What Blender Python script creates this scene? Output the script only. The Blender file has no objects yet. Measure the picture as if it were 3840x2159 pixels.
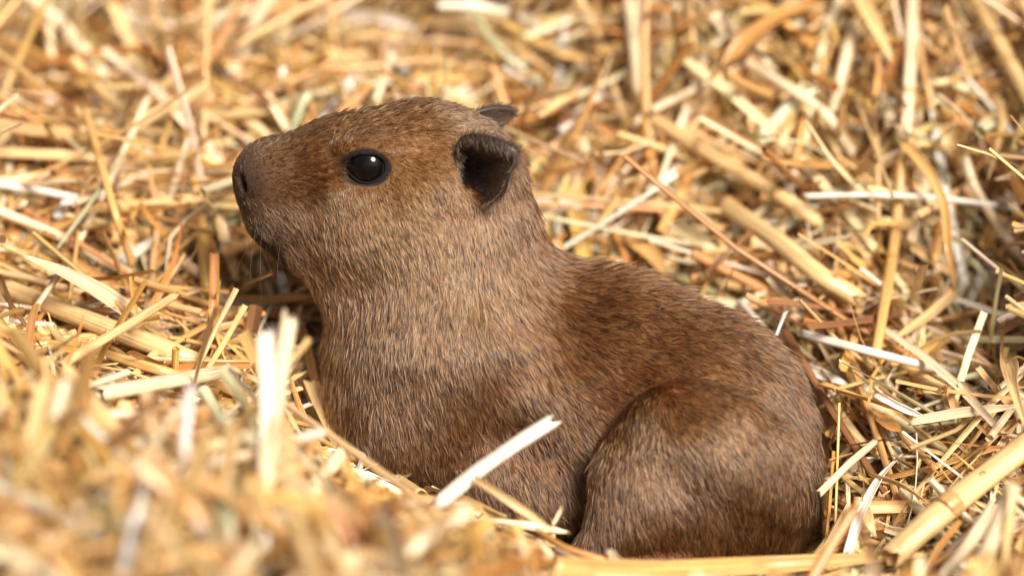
import bpy, math
import numpy as np

# ------------------------------------------------------------------ scene, camera, light
S = 8.854e-5                 # metres per photograph pixel in the focus plane (frame is 0.34 m wide there)
DIST = 1.5                   # camera to focus plane, metres
TH = math.radians(18.0)      # camera looks down by this much
DP = DIST / S
CT, ST = math.cos(TH), math.sin(TH)

scene = bpy.context.scene
col = scene.collection
cam_data = bpy.data.cameras.new('camera')
cam = bpy.data.objects.new('camera', cam_data)
col.objects.link(cam)
cam.location = (0.0, -DIST * CT, DIST * ST)
cam.rotation_euler = (math.radians(90) - TH, 0, 0)
cam_data.sensor_width = 36.0
cam_data.lens = 36.0 * DIST / (3840 * S)
cam_data.clip_start = 0.05
cam_data.clip_end = 500.0
cam_data.dof.use_dof = True
cam_data.dof.focus_distance = DIST - 0.026
cam_data.dof.aperture_fstop = 4.1
scene.camera = cam

world = bpy.data.worlds.new('World')
scene.world = world
world.use_nodes = True
wn = world.node_tree
SUN_EL, SUN_AZ = math.radians(40), math.radians(150)   # azimuth clockwise from +Y (away from the camera)
sky = wn.nodes.new('ShaderNodeTexSky')
sky.sky_type = 'NISHITA'
sky.sun_disc = False
sky.sun_elevation = SUN_EL
sky.sun_rotation = SUN_AZ
sky.air_density = 0.6
sky.dust_density = 7.0
sky.ozone_density = 0.0
wn.links.new(sky.outputs[0], wn.nodes['Background'].inputs[0])
wn.nodes['Background'].inputs[1].default_value = 0.06

sun_data = bpy.data.lights.new('sun', 'SUN')
sun_data.energy = 4.9
sun_data.angle = math.radians(22)
sun_data.color = (1.0, 0.91, 0.80)
sun = bpy.data.objects.new('sun', sun_data)
col.objects.link(sun)
sun.rotation_euler = (math.radians(90) - SUN_EL, 0, math.pi - SUN_AZ)

scene.view_settings.view_transform = 'Standard'
scene.view_settings.look = 'None'
scene.view_settings.gamma = 1.0
scene.view_settings.exposure = 0.5
scene.cycles.max_bounces = 6
scene.cycles.diffuse_bounces = 4
scene.cycles.glossy_bounces = 4
scene.cycles.transmission_bounces = 5
scene.cycles.transparent_max_bounces = 4
scene.cycles.sample_clamp_indirect = 4.0
scene.cycles.use_denoising = True
scene.cycles.filter_width = 1.2


# ------------------------------------------------------------------ pixels to places
FWD = np.array([0, CT, -ST]); UPV = np.array([0, ST, CT]); RGT = np.array([1.0, 0, 0])

def PD(u, v, d):
    """photograph pixel + depth (metres behind the focus plane) -> position in 'px' units"""
    d = d / S
    k = 1 + d / DP
    return RGT * (u - 1920) * k + UPV * (1079.5 - v) * k + FWD * d

def P(u, v, y):
    """photograph pixel + world y (px units) -> position in px units"""
    a = 1079.5 - v
    d = (y - a * ST) / (CT + a * ST / DP)
    return PD(u, v, d * S)

def project(p):
    d = p @ FWD
    k = 1 + d / DP
    return 1920 + p[..., 0] / k, 1079.5 - (p @ UPV) / k, d

def srgb(r, g, b):
    c = np.array([r, g, b]) / 255.0
    return np.where(c <= 0.04045, c / 12.92, ((c + 0.055) / 1.055) ** 2.4)

# ------------------------------------------------------------------ object helpers
def make_mesh(name, verts, faces, mat, parent=None, smooth=True):
    me = bpy.data.meshes.new(name)
    verts = np.asarray(verts, dtype=np.float32)
    faces = np.asarray(faces, dtype=np.int32)
    n, f, w = len(verts), len(faces), faces.shape[1]
    me.vertices.add(n)
    me.vertices.foreach_set('co', verts.ravel())
    me.loops.add(f * w)
    me.loops.foreach_set('vertex_index', faces.ravel())
    me.polygons.add(f)
    me.polygons.foreach_set('loop_start', np.arange(0, f * w, w, dtype=np.int32))
    me.polygons.foreach_set('loop_total', np.full(f, w, dtype=np.int32))
    me.polygons.foreach_set('use_smooth', np.full(f, smooth, dtype=bool))
    me.update(calc_edges=True)
    me.validate()
    if mat: me.materials.append(mat)
    o = bpy.data.objects.new(name, me)
    col.objects.link(o)
    if parent: o.parent = parent
    return o

def add_attr(me, name, kind, arr, domain='POINT'):
    a = me.attributes.new(name, kind, domain)
    key = {'FLOAT_COLOR': 'color', 'FLOAT_VECTOR': 'vector', 'FLOAT': 'value', 'FLOAT2': 'vector'}[kind]
    a.data.foreach_set(key, np.asarray(arr, dtype=np.float32).ravel())

def new_mat(name):
    m = bpy.data.materials.new(name)
    m.use_nodes = True
    nt = m.node_tree
    return m, nt, nt.nodes['Principled BSDF']

def node(nt, kind, **kw):
    n = nt.nodes.new(kind)
    for k, v in kw.items():
        if hasattr(n, k): setattr(n, k, v)
        else: n.inputs[k].default_value = v
    return n

def tag(o, label, cat, group=None):
    o['label'] = label; o['category'] = cat
    if group: o['group'] = group
    return o

rng = np.random.default_rng(11)

# ------------------------------------------------------------------ materials
def straw_material():
    m, nt, b = new_mat('dry_straw')
    L = nt.links.new
    ca = node(nt, 'ShaderNodeAttribute', attribute_name='tint')
    ua = node(nt, 'ShaderNodeAttribute', attribute_name='lay')       # x across (mm), y along (mm), z random
    mp = node(nt, 'ShaderNodeMapping'); mp.inputs['Scale'].default_value = (2.3, 0.03, 9.0)
    L(ua.outputs['Vector'], mp.inputs['Vector'])
    n1 = node(nt, 'ShaderNodeTexNoise', Scale=1.0, Detail=3.0, Roughness=0.6); L(mp.outputs[0], n1.inputs['Vector'])
    mp2 = node(nt, 'ShaderNodeMapping'); mp2.inputs['Scale'].default_value = (0.25, 0.09, 9.0)
    L(ua.outputs['Vector'], mp2.inputs['Vector'])
    n2 = node(nt, 'ShaderNodeTexNoise', Scale=1.0, Detail=4.0, Roughness=0.65); L(mp2.outputs[0], n2.inputs['Vector'])
    r1 = node(nt, 'ShaderNodeMapRange'); r1.inputs[1].default_value = 0.28; r1.inputs[2].default_value = 0.72
    r1.inputs[3].default_value = 0.5; r1.inputs[4].default_value = 1.32
    L(n1.outputs[0], r1.inputs[0])
    mul = node(nt, 'ShaderNodeVectorMath', operation='SCALE'); L(ca.outputs['Color'], mul.inputs[0]); L(r1.outputs[0], mul.inputs['Scale'])
    # blotches of weathering: browner spots
    r2 = node(nt, 'ShaderNodeMapRange'); r2.inputs[1].default_value = 0.55; r2.inputs[2].default_value = 0.78
    r2.inputs[3].default_value = 0.0; r2.inputs[4].default_value = 0.65
    L(n2.outputs[0], r2.inputs[0])
    mx = node(nt, 'ShaderNodeMix', data_type='RGBA', blend_type='MULTIPLY')
    L(r2.outputs[0], mx.inputs[0]); L(mul.outputs[0], mx.inputs[6]); mx.inputs[7].default_value = (0.72, 0.5, 0.33, 1)
    L(mx.outputs[2], b.inputs['Base Color'])
    b.inputs['Roughness'].default_value = 0.34
    b.inputs['Specular IOR Level'].default_value = 0.6
    bp = node(nt, 'ShaderNodeBump', Strength=0.35, Distance=0.0004); L(n1.outputs[0], bp.inputs['Height']); L(bp.outputs[0], b.inputs['Normal'])
    tr = node(nt, 'ShaderNodeBsdfTranslucent'); L(mx.outputs[2], tr.inputs[0])
    ms = node(nt, 'ShaderNodeMixShader'); ms.inputs[0].default_value = 0.16
    L(b.outputs[0], ms.inputs[1]); L(tr.outputs[0], ms.inputs[2])
    L(ms.outputs[0], nt.nodes['Material Output'].inputs[0])
    return m
STRAW = straw_material()

def ground_material():
    m, nt, b = new_mat('trodden_straw_litter')
    L = nt.links.new
    tc = node(nt, 'ShaderNodeTexCoord')
    n1 = node(nt, 'ShaderNodeTexNoise', Scale=160.0, Detail=5.0, Roughness=0.7); L(tc.outputs['Object'], n1.inputs['Vector'])
    mp = node(nt, 'ShaderNodeMapping'); mp.inputs['Scale'].default_value = (40, 300, 80); mp.inputs['Rotation'].default_value = (0, 0, .6)
    L(tc.outputs['Object'], mp.inputs[0])
    n2 = node(nt, 'ShaderNodeTexNoise', Scale=1.0, Detail=3.0); L(mp.outputs[0], n2.inputs['Vector'])
    ad = node(nt, 'ShaderNodeMath', operation='MULTIPLY'); L(n1.outputs[0], ad.inputs[0]); L(n2.outputs[0], ad.inputs[1])
    cr = node(nt, 'ShaderNodeValToRGB'); L(ad.outputs[0], cr.inputs[0])
    cr.color_ramp.elements[0].position = 0.14; cr.color_ramp.elements[0].color = (.07, .035, .013, 1)
    cr.color_ramp.elements[1].position = 0.4; cr.color_ramp.elements[1].color = (.48, .29, .11, 1)
    L(cr.outputs[0], b.inputs['Base Color'])
    b.inputs['Roughness'].default_value = 0.85
    bp = node(nt, 'ShaderNodeBump', Strength=0.8, Distance=0.006); L(ad.outputs[0], bp.inputs['Height']); L(bp.outputs[0], b.inputs['Normal'])
    return m

# ------------------------------------------------------------------ the nest: lie of the straw
_ctl = []
for u, v, d in [(100, 1200, 0), (500, 1300, 0), (850, 1330, 0.0), (600, 900, .05), (200, 700, .07), (800, 600, .085), (300, 100, .20),
                (900, 50, .20), (1500, 150, .18), (2200, 100, .15), (2900, 50, .14), (3500, 50, .13), (3900, 300, .11), (2500, 600, .10),
                (3000, 700, .075), (3600, 700, .075), (3300, 1100, .045), (3750, 1150, .06), (3300, 1500, .005), (3700, 1500, 0),
                (3400, 1900, -.03), (3800, 2000, -.055), (3150, 2150, -.05), (2700, 2230, -.075), (2200, 2200, -.10), (1900, 2050, -.09),
                (1450, 1870, -.065), (1000, 1560, -.005), (1150, 1700, -.04), (300, 1500, -.06), (300, 1800, -.14), (300, 2150, -.21),
                (1000, 2150, -.2), (1600, 2150, -.16), (1100, 1900, -.1), (-300, 900, .04), (-300, 1700, -.12), (4200, 1200, .05), (4200, 1900, -.04)]:
    p = PD(u, v, d) - np.array([0, 0, 120.0])
    _ctl.append(p)
for x, y in [(-350, 60), (-100, -150), (300, -150), (700, -350), (0, 120), (700, 50), (350, 200), (950, -300), (-500, 150), (1050, -650), (600, -650)]:
    _ctl.append(np.array([x, y, -830.0]))
for k in range(18):
    a = k / 18 * math.tau
    _ctl.append(np.array([math.cos(a) * 7500, 500 + math.sin(a) * 7500, 130 + 60 * math.sin(3 * a)]))
for x, y, z in [(2450, 250, 380), (2500, -250, 250), (2900, 300, 620), (3000, -300, 420), (2500, 700, 520), (3100, 1100, 700)]:      # unseen rise right of the frame, added to shade the hollow
    _ctl.append(np.array([x, y, z], float))
_ctl = np.array(_ctl)
_sc = 1000.0
def _phi(r): return np.where(r > 0, r * r * np.log(np.maximum(r, 1e-9)), 0)
_A = _ctl[:, :2] / _sc
_n = len(_A)
_K = _phi(np.linalg.norm(_A[:, None] - _A[None], axis=2)) + np.eye(_n) * 0.02
_M = np.zeros((_n + 3, _n + 3)); _M[:_n, :_n] = _K
_M[:_n, _n] = 1; _M[:_n, _n + 1:] = _A; _M[_n, :_n] = 1; _M[_n + 1:, :_n] = _A.T
_w = np.linalg.solve(_M, np.concatenate([_ctl[:, 2], np.zeros(3)]))
HOLLOWS = []
def terrain(xy):
    q = np.asarray(xy) / _sc
    out = np.zeros(len(q))
    for i in range(_n):
        out += _w[i] * _phi(np.hypot(q[:, 0] - _A[i, 0], q[:, 1] - _A[i, 1]))
    out += _w[_n] + q @ _w[_n + 1:]
    for hx, hy, hr, hd in HOLLOWS: out -= hd * np.exp(-(((np.asarray(xy)[:, 0] - hx) ** 2 + (np.asarray(xy)[:, 1] - hy) ** 2) / hr ** 2))
    r = np.hypot(q[:, 0], q[:, 1] - 0.5)
    t = np.clip((r - 5.5) / 2.5, 0, 1); t = t * t * (3 - 2 * t)
    return out * (1 - t) + 130 * t
def terrain_normal(xy):
    e = 30.0
    zx = (terrain(xy + [e, 0]) - terrain(xy - [e, 0])) / (2 * e)
    zy = (terrain(xy + [0, e]) - terrain(xy - [0, e])) / (2 * e)
    n = np.stack([-zx, -zy, np.ones(len(xy))], 1)
    return n / np.linalg.norm(n, axis=1, keepdims=True)

# hollows pushed into the heap
_hg = np.random.default_rng(42)
_hol = [(1900, 480, 270, 480), (1560, 900, 150, 220), (1250, 1150, 150, 220), (900, 1050, 160, 200), (1850, 1050, 170, 260), (-1150, 700, 150, 170), (-560, 420, 160, 200), (1480, -230, 170, 140)]
for _ in range(70):
    x, y = _hg.uniform(-2600, 2600), _hg.uniform(-3000, 3600)
    if abs(x - 100) < 1350 and -900 < y < 600: continue
    _hol.append((x, y, _hg.uniform(90, 190), _hg.uniform(-130, 230)))
HOLLOWS.extend(_hol)
def build_ground():
    ax = np.concatenate([[-2.2e6, -4e5, -8e4, -2e4], np.linspace(-9000, 9000, 121), [2e4, 8e4, 4e5, 2.2e6]])
    X, Y = np.meshgrid(ax, ax + 500, indexing='ij')
    xy = np.stack([X.ravel(), Y.ravel()], 1)
    z = terrain(xy) - 150
    v = np.column_stack([xy, z]) * S
    n = len(ax)
    i, j = np.meshgrid(np.arange(n - 1), np.arange(n - 1), indexing='ij')
    a = (i * n + j).ravel()
    f = np.stack([a, a + n, a + n + 1, a + 1], 1)
    o = make_mesh('ground', v, f, ground_material())
    o['kind'] = 'structure'
    o['label'] = 'trodden straw litter under the loose bedding'
build_ground()

# ------------------------------------------------------------------ the pup's body as a distance field
def euler(rx, ry, rz):
    rx, ry, rz = map(math.radians, (rx, ry, rz))
    A = np.array([[1, 0, 0], [0, math.cos(rx), -math.sin(rx)], [0, math.sin(rx), math.cos(rx)]])
    B = np.array([[math.cos(ry), 0, math.sin(ry)], [0, 1, 0], [-math.sin(ry), 0, math.cos(ry)]])
    C = np.array([[math.cos(rz), -math.sin(rz), 0], [math.sin(rz), math.cos(rz), 0], [0, 0, 1]])
    return C @ B @ A

_cull = [None, 0.0]
def far_off(c, r):
    return _cull[0] is not None and np.linalg.norm(c - _cull[0]) - r - _cull[1] > 260

def sd_ell(p, c, r, R=None):
    if far_off(c, max(r)): return 1e4
    q = p - c
    if R is not None: q = q @ R
    r = np.asarray(r, float)
    k0 = np.sqrt(((q / r) ** 2).sum(1)); k1 = np.sqrt(((q / (r * r)) ** 2).sum(1))
    return k0 * (k0 - 1) / np.maximum(k1, 1e-9)

def sd_cone(p, a, b, ra, rb):
    ab = b - a
    if far_off((a + b) / 2, np.linalg.norm(ab) / 2 + max(ra, rb)): return 1e4
    t = np.clip(((p - a) @ ab) / (ab @ ab), 0, 1)
    return np.linalg.norm(p - a - t[:, None] * ab, axis=1) - (ra + (rb - ra) * t)

def smin(a, b, k):
    h = np.clip(.5 + .5 * (b - a) / k, 0, 1)
    return b * (1 - h) + a * h - k * h * (1 - h)
def smax(a, b, k): return -smin(-a, -b, k)

def M(p, s):     # mirror a head point to the far side
    return np.array([p[0], p[1] * s, p[2]])

EYE_PX = (1374, 624)
EYE_R = 88.0
_eye = {}
FUR_IN = 16.0        # the coat stands this far off the skin
def body_solid(p):
    # head
    d = sd_ell(p, P(1540, 648, 0), (345, 265, 272), euler(0, -8, 0))
    d = smin(d, sd_ell(p, P(1275, 672, 0), (300, 215, 250), euler(0, -16, 0)), 90)
    d = smin(d, sd_ell(p, P(1062, 712, 0), (190, 168, 205), euler(0, -8, 0)), 80)
    d = smin(d, sd_ell(p, P(985, 650, 0), (118, 140, 125)), 60)
    d = smin(d, sd_ell(p, P(1030, 830, 0), (118, 140, 120)), 60)       # upper lip
    d = smin(d, sd_ell(p, P(1135, 925, 0), (160, 135, 118), euler(0, 38, 0)), 45)     # chin
    d = smin(d, sd_ell(p, P(1400, 860, 0), (330, 285, 250), euler(0, 15, 0)), 90)
    for s in (1, -1):
        c = M(P(1470, 840, -120), s); d = smin(d, sd_ell(p, c, (270, 190, 225)), 80)
        c = M(P(1405, 552, -180), s); d = smin(d, sd_ell(p, c, (150, 70, 62), euler(0, -8, 0)), 70)   # brow
        c = M(P(1330, 730, -175), s); d = smin(d, sd_ell(p, c, (170, 60, 70), euler(0, 15, 0)), 70)   # under the eye
    # neck and trunk
    d2 = sd_cone(p, P(1648, 730, 30), P(1694, 1190, 0), 340, 450)
    d2 = smin(d2, sd_ell(p, P(1685, 1330, 0), (458, 455, 430)), 160)
    d2 = smin(d2, sd_ell(p, P(1575, 1560, -30), (330, 430, 330)), 160)
    d2 = smin(d2, sd_ell(p, P(1395, 1050, 0), (240, 220, 160)), 110)
    d2 = smin(d2, sd_ell(p, P(2230, 1490, -60), (580, 430, 515), euler(0, 14, -12)), 160)
    d2 = smin(d2, sd_ell(p, P(2600, 1640, -210), (455, 400, 500), euler(0, 20, -20)), 160)
    d2 = smin(d2, sd_ell(p, P(2790, 1840, -300), (290, 330, 380)), 120)
    d2 = smin(d2, sd_ell(p, P(1850, 1720, -60), (430, 400, 300)), 140)
    d2 = smin(d2, sd_ell(p, P(2090, 1850, -230), (380, 270, 230), euler(0, 12, 0)), 120)
    d = smin(d, d2, 85)
    # haunches
    hn = sd_ell(p, P(2640, 1825, -535), (405, 235, 455), euler(14, -12, -16))
    hn = smin(hn, sd_ell(p, P(2450, 1930, -600), (230, 150, 310), euler(0, -22, 0)), 120)
    hn = smin(hn, sd_cone(p, P(2440, 1880, -620), P(2235, 2060, -650), 150, 95), 90)
    d = smin(d, hn, 36)
    d = smin(d, sd_ell(p, P(2600, 1640, 180), (360, 180, 400), euler(-10, 0, 0)), 70)
    # hind feet
    d = smin(d, sd_cone(p, P(2560, 2140, -690), P(2190, 2110, -690), 90, 60), 60)
    for k in (-55, 0, 55):
        a = P(2200, 2110, -690) + np.array([0, k * .8, -5]); d = smin(d, sd_cone(p, a, a + np.array([-120, k, -25.]), 36, 24), 18)
    # forelegs: upper arm, forearm, paw
    for el, wr, ty in ((P(1560, 1740, -260), P(1330, 1830, -330), -330), (P(1480, 1560, 210), P(1230, 1520, 230), 230)):
        d = smin(d, sd_cone(p, P(1640, 1480, np.sign(ty) * 200), el, 190, 120), 90)
        d = smin(d, sd_cone(p, el, wr, 115, 72), 60)
        for k in (-1.5, -.5, .5, 1.5):
            a = wr + np.array([-20, k * 30, -10.]); d = smin(d, sd_cone(p, a, a + np.array([-105 + abs(k) * 14, k * 22, -22.]), 34, 22), 14)
    return d

def body_raw(p):
    x, y, z = p[:, 0], p[:, 1], p[:, 2]
    lump = np.sin(x / 61 + 1.3 * np.sin(z / 87)) * np.sin(z / 73 + y / 95) + .8 * np.sin((x + z) / 118 + .5) * np.sin((z - y) / 131)
    return body_solid(p) + FUR_IN + lump * np.where(x < -150, 2.2, 5.5)

def carve(d, p):
    for s in (1, -1):
        d = smax(d, -sd_cone(p, M(P(913, 672, -92), s), M(P(924, 708, -105), s) , 17, 15), 8)       # nostril
        d = smax(d, -sd_cone(p, M(P(918, 695, -100), s), M(P(965, 690, -20), s) , 15, 12), 10)
        c = M(_eye['c'], s)
        d = smax(d, -sd_cone(p, c, c + .01, EYE_R - 1, EYE_R - 1), 12)
        # mouth cleft
        q = [M(P(a, b, y), s) for a, b, y in ((935, 900, -20), (985, 935, -95), (1035, 985, -135), (1075, 1000, -150))]
        for i in range(3):
            d = smax(d, -sd_cone(p, q[i], q[i + 1], 10, 10 - 2 * i), 14)
        d = smax(d, -sd_ell(p, M(P(1775, 640, -235), s), (58, 150, 85)), 24)       # ear hollow
    return d

def raycast(u, v, f):
    o = PD(u, v, -0.2); t1 = PD(u, v, 0.3) - o; t1 = t1 / np.linalg.norm(t1)
    p = o.copy()
    for _ in range(90):
        dd = f(p[None])[0]
        p = p + t1 * dd * 0.8
        if abs(dd) < .4: break
    return p
def grad(f, p, e=3.0):
    g = np.stack([f(p + np.eye(3)[i] * e) - f(p - np.eye(3)[i] * e) for i in range(3)], 1)
    return g / np.maximum(np.linalg.norm(g, axis=1, keepdims=True), 1e-9)

_es = raycast(*EYE_PX, body_raw)
_en = grad(body_raw, _es[None], 25)[0]
_en = _en * 0.3 - FWD * .7 + np.array([-0.06, 0, 0]); _en /= np.linalg.norm(_en)
_eye['n'] = _en
_eye['c'] = _es - _en * (EYE_R - 24)
def body(p): return carve(body_raw(p), p)

def surface_nets(f, lo, hi, h):
    blk = 16 * h * .87
    B = 16
    nb = np.ceil((hi - lo) / (h * B)).astype(int)
    n = nb * B + 1
    F = np.full(n, 1e3, np.float32)
    gi = np.stack(np.meshgrid(*[np.arange(k) for k in nb], indexing='ij'), -1).reshape(-1, 3)
    cen = lo + (gi + .5) * B * h
    dc = f(cen)
    half = B * h * 0.87 * 1.5
    loc = np.stack(np.meshgrid(*[np.arange(B + 1)] * 3, indexing='ij'), -1).reshape(-1, 3)
    for g, d0 in zip(gi, dc):
        sl = tuple(slice(a * B, a * B + B + 1) for a in g)
        if abs(d0) > half:
            if d0 < 0: F[sl] = np.where(F[sl] > 999, -1e3, F[sl])
            continue
        _cull[0], _cull[1] = lo + (g + .5) * B * h, blk
        F[sl] = np.reshape(f(lo + (g * B + loc) * h) + np.zeros(len(loc)), (B + 1, B + 1, B + 1))
    _cull[0] = None
    ins = F < 0
    m = n - 1
    cnt = np.zeros(m, np.int8)
    for dx in (0, 1):
        for dy in (0, 1):
            for dz in (0, 1):
                cnt += ins[dx:dx + m[0], dy:dy + m[1], dz:dz + m[2]]
    act = (cnt > 0) & (cnt < 8)
    idx = np.argwhere(act)
    vid = np.full(m, -1, np.int64); vid[act] = np.arange(len(idx))
    acc = np.zeros((len(idx), 3)); num = np.zeros(len(idx))
    cs = [(a, b, c) for a in (0, 1) for b in (0, 1) for c in (0, 1)]
    for i, a in enumerate(cs):
        for ax in range(3):
            if a[ax]: continue
            b = list(a); b[ax] = 1
            fa = F[tuple((idx + a).T)]; fb = F[tuple((idx + b).T)]
            x = (fa < 0) != (fb < 0)
            t = np.where(x, fa / np.where(x, fa - fb, 1), 0)
            pos = np.tile(np.array(a, float), (len(idx), 1)); pos[:, ax] = t
            acc += np.where(x[:, None], pos, 0); num += x
    V = lo + (idx + acc / num[:, None]) * h
    faces = []
    for ax in range(3):
        b, c = (ax + 1) % 3, (ax + 2) % 3
        s0 = [slice(1, m[k]) for k in range(3)]; s0[ax] = slice(0, m[ax])
        s1 = list(s0); s1[ax] = slice(1, m[ax] + 1)
        A_, B_ = ins[tuple(s0)], ins[tuple(s1)]
        e = np.argwhere(A_ != B_)
        if not len(e): continue
        flip = A_[tuple(e.T)]
        off = np.ones(3, int); off[ax] = 0
        e = e + off
        def at(db, dc_):
            q = e.copy(); q[:, b] += db; q[:, c] += dc_
            return vid[tuple(q.T)]
        quad = np.stack([at(-1, -1), at(0, -1), at(0, 0), at(-1, 0)], 1)
        quad = np.where(flip[:, None], quad, quad[:, ::-1])
        faces.append(quad)
    return V, np.concatenate(faces)

H = 9.0
BV, BF = surface_nets(body, np.array([-1150.0, -1050, -1250]), np.array([1300.0, 700, 900]), H)
def vertex_normals(V, F):
    n = np.cross(V[F[:, 2]] - V[F[:, 0]], V[F[:, 3]] - V[F[:, 1]])
    out = np.zeros_like(V)
    for k in range(4): np.add.at(out, F[:, k], n)
    return out / np.maximum(np.linalg.norm(out, axis=1, keepdims=True), 1e-9)
def relax(V, F, n):
    for _ in range(n):
        acc = np.zeros_like(V); cnt = np.zeros(len(V))
        for k in range(4):
            np.add.at(acc, F[:, k], V[F[:, (k + 1) % 4]]); np.add.at(cnt, F[:, k], 1)
        V = V * .5 + acc / np.maximum(cnt, 1)[:, None] * .5
    return V
BV = relax(BV, BF, 2)
BN = vertex_normals(BV, BF)
for _ in range(2): BN = relax(BN, BF, 1)
BN /= np.maximum(np.linalg.norm(BN, axis=1, keepdims=True), 1e-9)
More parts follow.
